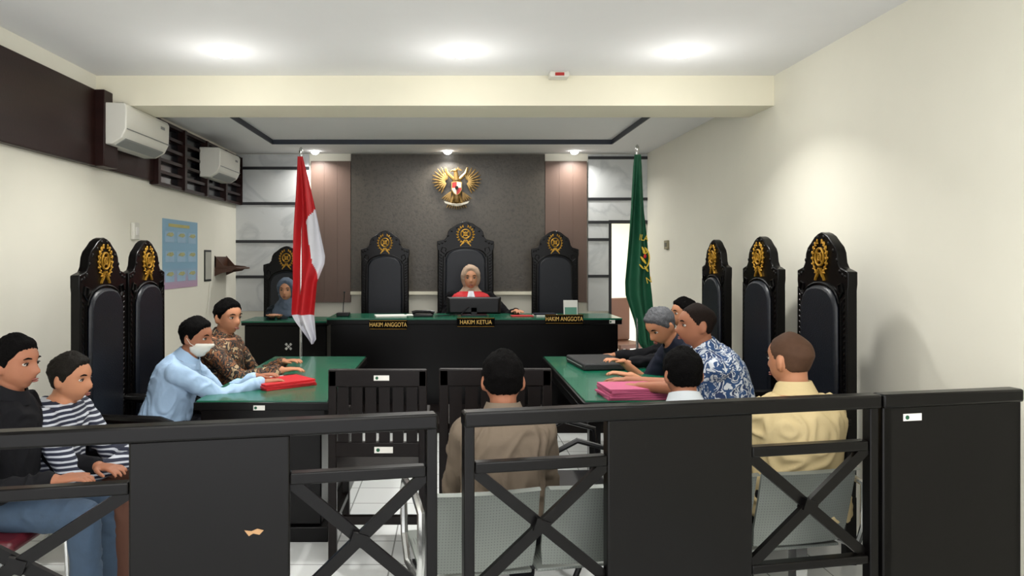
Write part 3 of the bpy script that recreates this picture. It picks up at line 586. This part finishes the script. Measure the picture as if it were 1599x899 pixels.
t=thing('wall_frame','narrow black framed notice on the left wall beside the wooden shelf','frame',(XL,7.3,1.42));obj('border',T(0,-.10,-.155,.008,.10,.155),dark,t,bev=.003);obj('notice',T(.007,-.082,-.135,.011,.082,.135),mt('pale notice','a9a89e',.6),t)
t=thing('wall_shelf','small carved brown wooden bracket shelf in the left rear corner','shelf',(XL,7.72,1.38))
obj('board',T(0,-.2,.0,.25,.2,.018),shelfw,t,bev=.004);obj('back_board',T(0,-.2,.02,.014,.2,.13),shelfw,t)
for y in (-.2,.188):
    obj('bracket',B().prism([(0,.001),(.2,.001),(.17,-.022),(.08,-.035),(0,-.07)],y,y+.012),shelfw,t)
    obj('side_rail',B().prism([(0,.016),(.23,.016),(.2,.028),(.09,.04),(.045,.09),(0,.14)],y,y+.012),shelfw,t)
tag(obj('wall_cable',B().tube([(XL+.01,7.35,1.25),(XL+.015,7.32,1.1),(XL+.02,7.25,.95),(XL+.01,7.28,.75)],.005,6),white),'thin cable hanging below the black framed notice','cable')
t=thing('thermostat','small beige control box on the right wall near the corner','switch',(XR,7.5,1.63));obj('case',T(-.02,-.06,-.045,0,.06,.045),mt('beige plastic','827b61',.5),t,bev=.004);obj('display',T(-.023,-.03,-.02,-.02,.03,.02),dark,t)
q=P(872,113,4.95);t=thing('smoke_detector','small white ceiling alarm with red front just before the beam','alarm',(q.x,4.93,ZC));obj('case',T(-.065,-.04,-.04,.065,.06,0),white,t,bev=.01);obj('red_light',T(-.03,-.045,-.032,.03,-.04,-.012),mt('alarm red','a21c15',.4),t)
# ---------------------------------------------------------------- things on desks
ZB=.957
mo=thing('monitor','black flat monitor seen from behind in front of the judge','monitor',(.21,6.86,ZB))
obj('screen_back',B().loft([[V((x*k,y,.095+z*k2)) for x,z in ((-.25,-.08),(.25,-.08),(.255,.08),(-.255,.08))] for y,k,k2 in ((0,.9,.8),(.02,1,1),(.035,1,1))]),dark,mo,bev=.006)
obj('stand',B().bb((-.03,.0,.01),(.03,.03,.08)).bb((-.12,-.05,0),(.12,.1,.012)),dark,mo,bev=.004);obj('screen_cable',B().tube([(-.05,0,.08),(-.12,-.05,.02),(-.3,-.08,.008),(-.36,-.1,.008)],.005,6),dark,mo)
def stack(name,label,cat,c,w,d,cols,th,rz=0,z0=None,grp=None):
    for i,m in enumerate(cols):
        tag(obj(name,B().box((0,0,th/2),(w,d,th*.9)),m,None,bev=.001,loc=(c[0]+random.uniform(-.012,.012),c[1]+random.uniform(-.006,.006),z0+i*th),rz=rz+random.uniform(-.06,.06)),label if len(cols)==1 else label+', '+['bottom','second','third','fourth','fifth','sixth'][i]+' from the bottom',cat,grp)
stack('paper_sheet','loose white papers on the bench left of the monitor','papers',(-.56,6.82),.28,.2,[paper],.012,.2,ZB)
stack('paper_sheet','small white sheet lying beside the black phone on the bench','papers',(-.33,6.93),.2,.15,[paper],.006,-.2,ZB)
stack('folder','white file on the bench just right of the judge, lower of two','folder',(.87,6.85),.22,.16,[paper],.014,.1,ZB)
stack('folder','dark blue file lying on the white file on the bench','folder',(.87,6.85),.2,.15,[navy],.012,.05,ZB+.014)
stack('paper_sheet','red-edged papers on the bench by the judge left hand','papers',(.66,6.83),.2,.12,[red],.008,.1,ZB)
t=thing('desk_phone','black telephone on the bench left of the monitor','phone',(-.26,6.78,ZB));obj('base',T(-.09,-.06,0,.09,.08,.025),dark,t,bev=.008);obj('handset',B().tube([(-.1,0,.03),(-.07,0,.045),(.07,0,.045),(.1,0,.03)],[.022,.014,.014,.022],8),dark,t)
t=thing('leaflet_holder','small upright leaflet with green and white print at the bench right end','sign',(1.10,6.8,ZB));lf=obj('leaflet',B().box((0,0,.075),(.13,.006,.15),(R(-8),0,0)),paper,t);obj('picture',B().box((0,.0-.009,.05),(.11,.004,.07),(R(-8),0,0)),mt('leaflet green','528a76',.5),lf);obj('foot',T(-.065,-.03,0,.065,.04,.006),grey,t)
t=thing('microphone','thin black gooseneck microphone at the left end of the bench','microphone',(-1.0,6.8,ZB));obj('base',T(-.06,-.04,0,.06,.06,.035),dark,t,bev=.008);obj('gooseneck',B().tube([(0,0,.03),(0,.01,.1),(.01,.0,.18),(.015,-.03,.22)],.004,6),dark,t);obj('head',B().sph((.016,-.04,.225),(.009,.02,.009)),dark,t)
redf=mt('red folder card','b2101b',.5);pink=mt('pink folder card','a84a6c',.6)
stack('folder','bright red folder on the left table','folder',(-1.0,4.32),.23,.32,[redf,redf,redf],.012,-.9,.75,'red folders')
stack('paper_sheet','white papers under the masked man right hand','papers',(-1.16,4.6),.21,.3,[paper],.004,.3,.75)
stack('folder','pink case folder on the right table','folder',(.98,3.99),.34,.24,[pink]*5,.012,.1,.75,'pink folders')
t=thing('document_bag','flat black woven document bag on the right table','bag',(1.02,5.1,.75),.1);obj('body',T(-.17,-.22,0,.15,.24,.05),mt('black woven','111113',.6,bump=.8,bscale=150),t,bev=.012);obj('zip',T(-.172,-.18,.022,-.168,.2,.028),grey,t)
tag(obj('phone',B().box((0,0,.005),(.075,.15,.01)),dark,None,bev=.003,loc=(.95,4.32,.752),rz=.5),'black mobile phone by the hand of the grey-haired man','phone')
t=thing('wooden_chair','brown wooden chair seen through the doorway','chair',(2.1,8.95,0),.4)
bw=mt('brown wood','5e3b29',.5)
obj('seat',T(-.22,-.22,.42,.22,.22,.47),bw,t,bev=.01);obj('backrest',T(-.22,.18,.47,.22,.22,1.0),bw,t,bev=.03)
for sx in (-1,1):
    for sy in (-1,1): obj('leg',B().bar((sx*.19,sy*.19,0),(sx*.19,sy*.19,.43),.04),bw,t)
# ---------------------------------------------------------------- camera
cd=bpy.data.cameras.new('camera');cam=bpy.data.objects.new('camera',cd);C.objects.link(cam);cam.location=(0,0,H);cam.rotation_euler=(PI/2,0,0)
cd.sensor_width=36;cd.lens=F/1599*36;cd.shift_x=(799.5-CX)/1599;cd.shift_y=-(449.5-CY)/1599;cd.clip_start=.05
bpy.context.scene.camera=cam
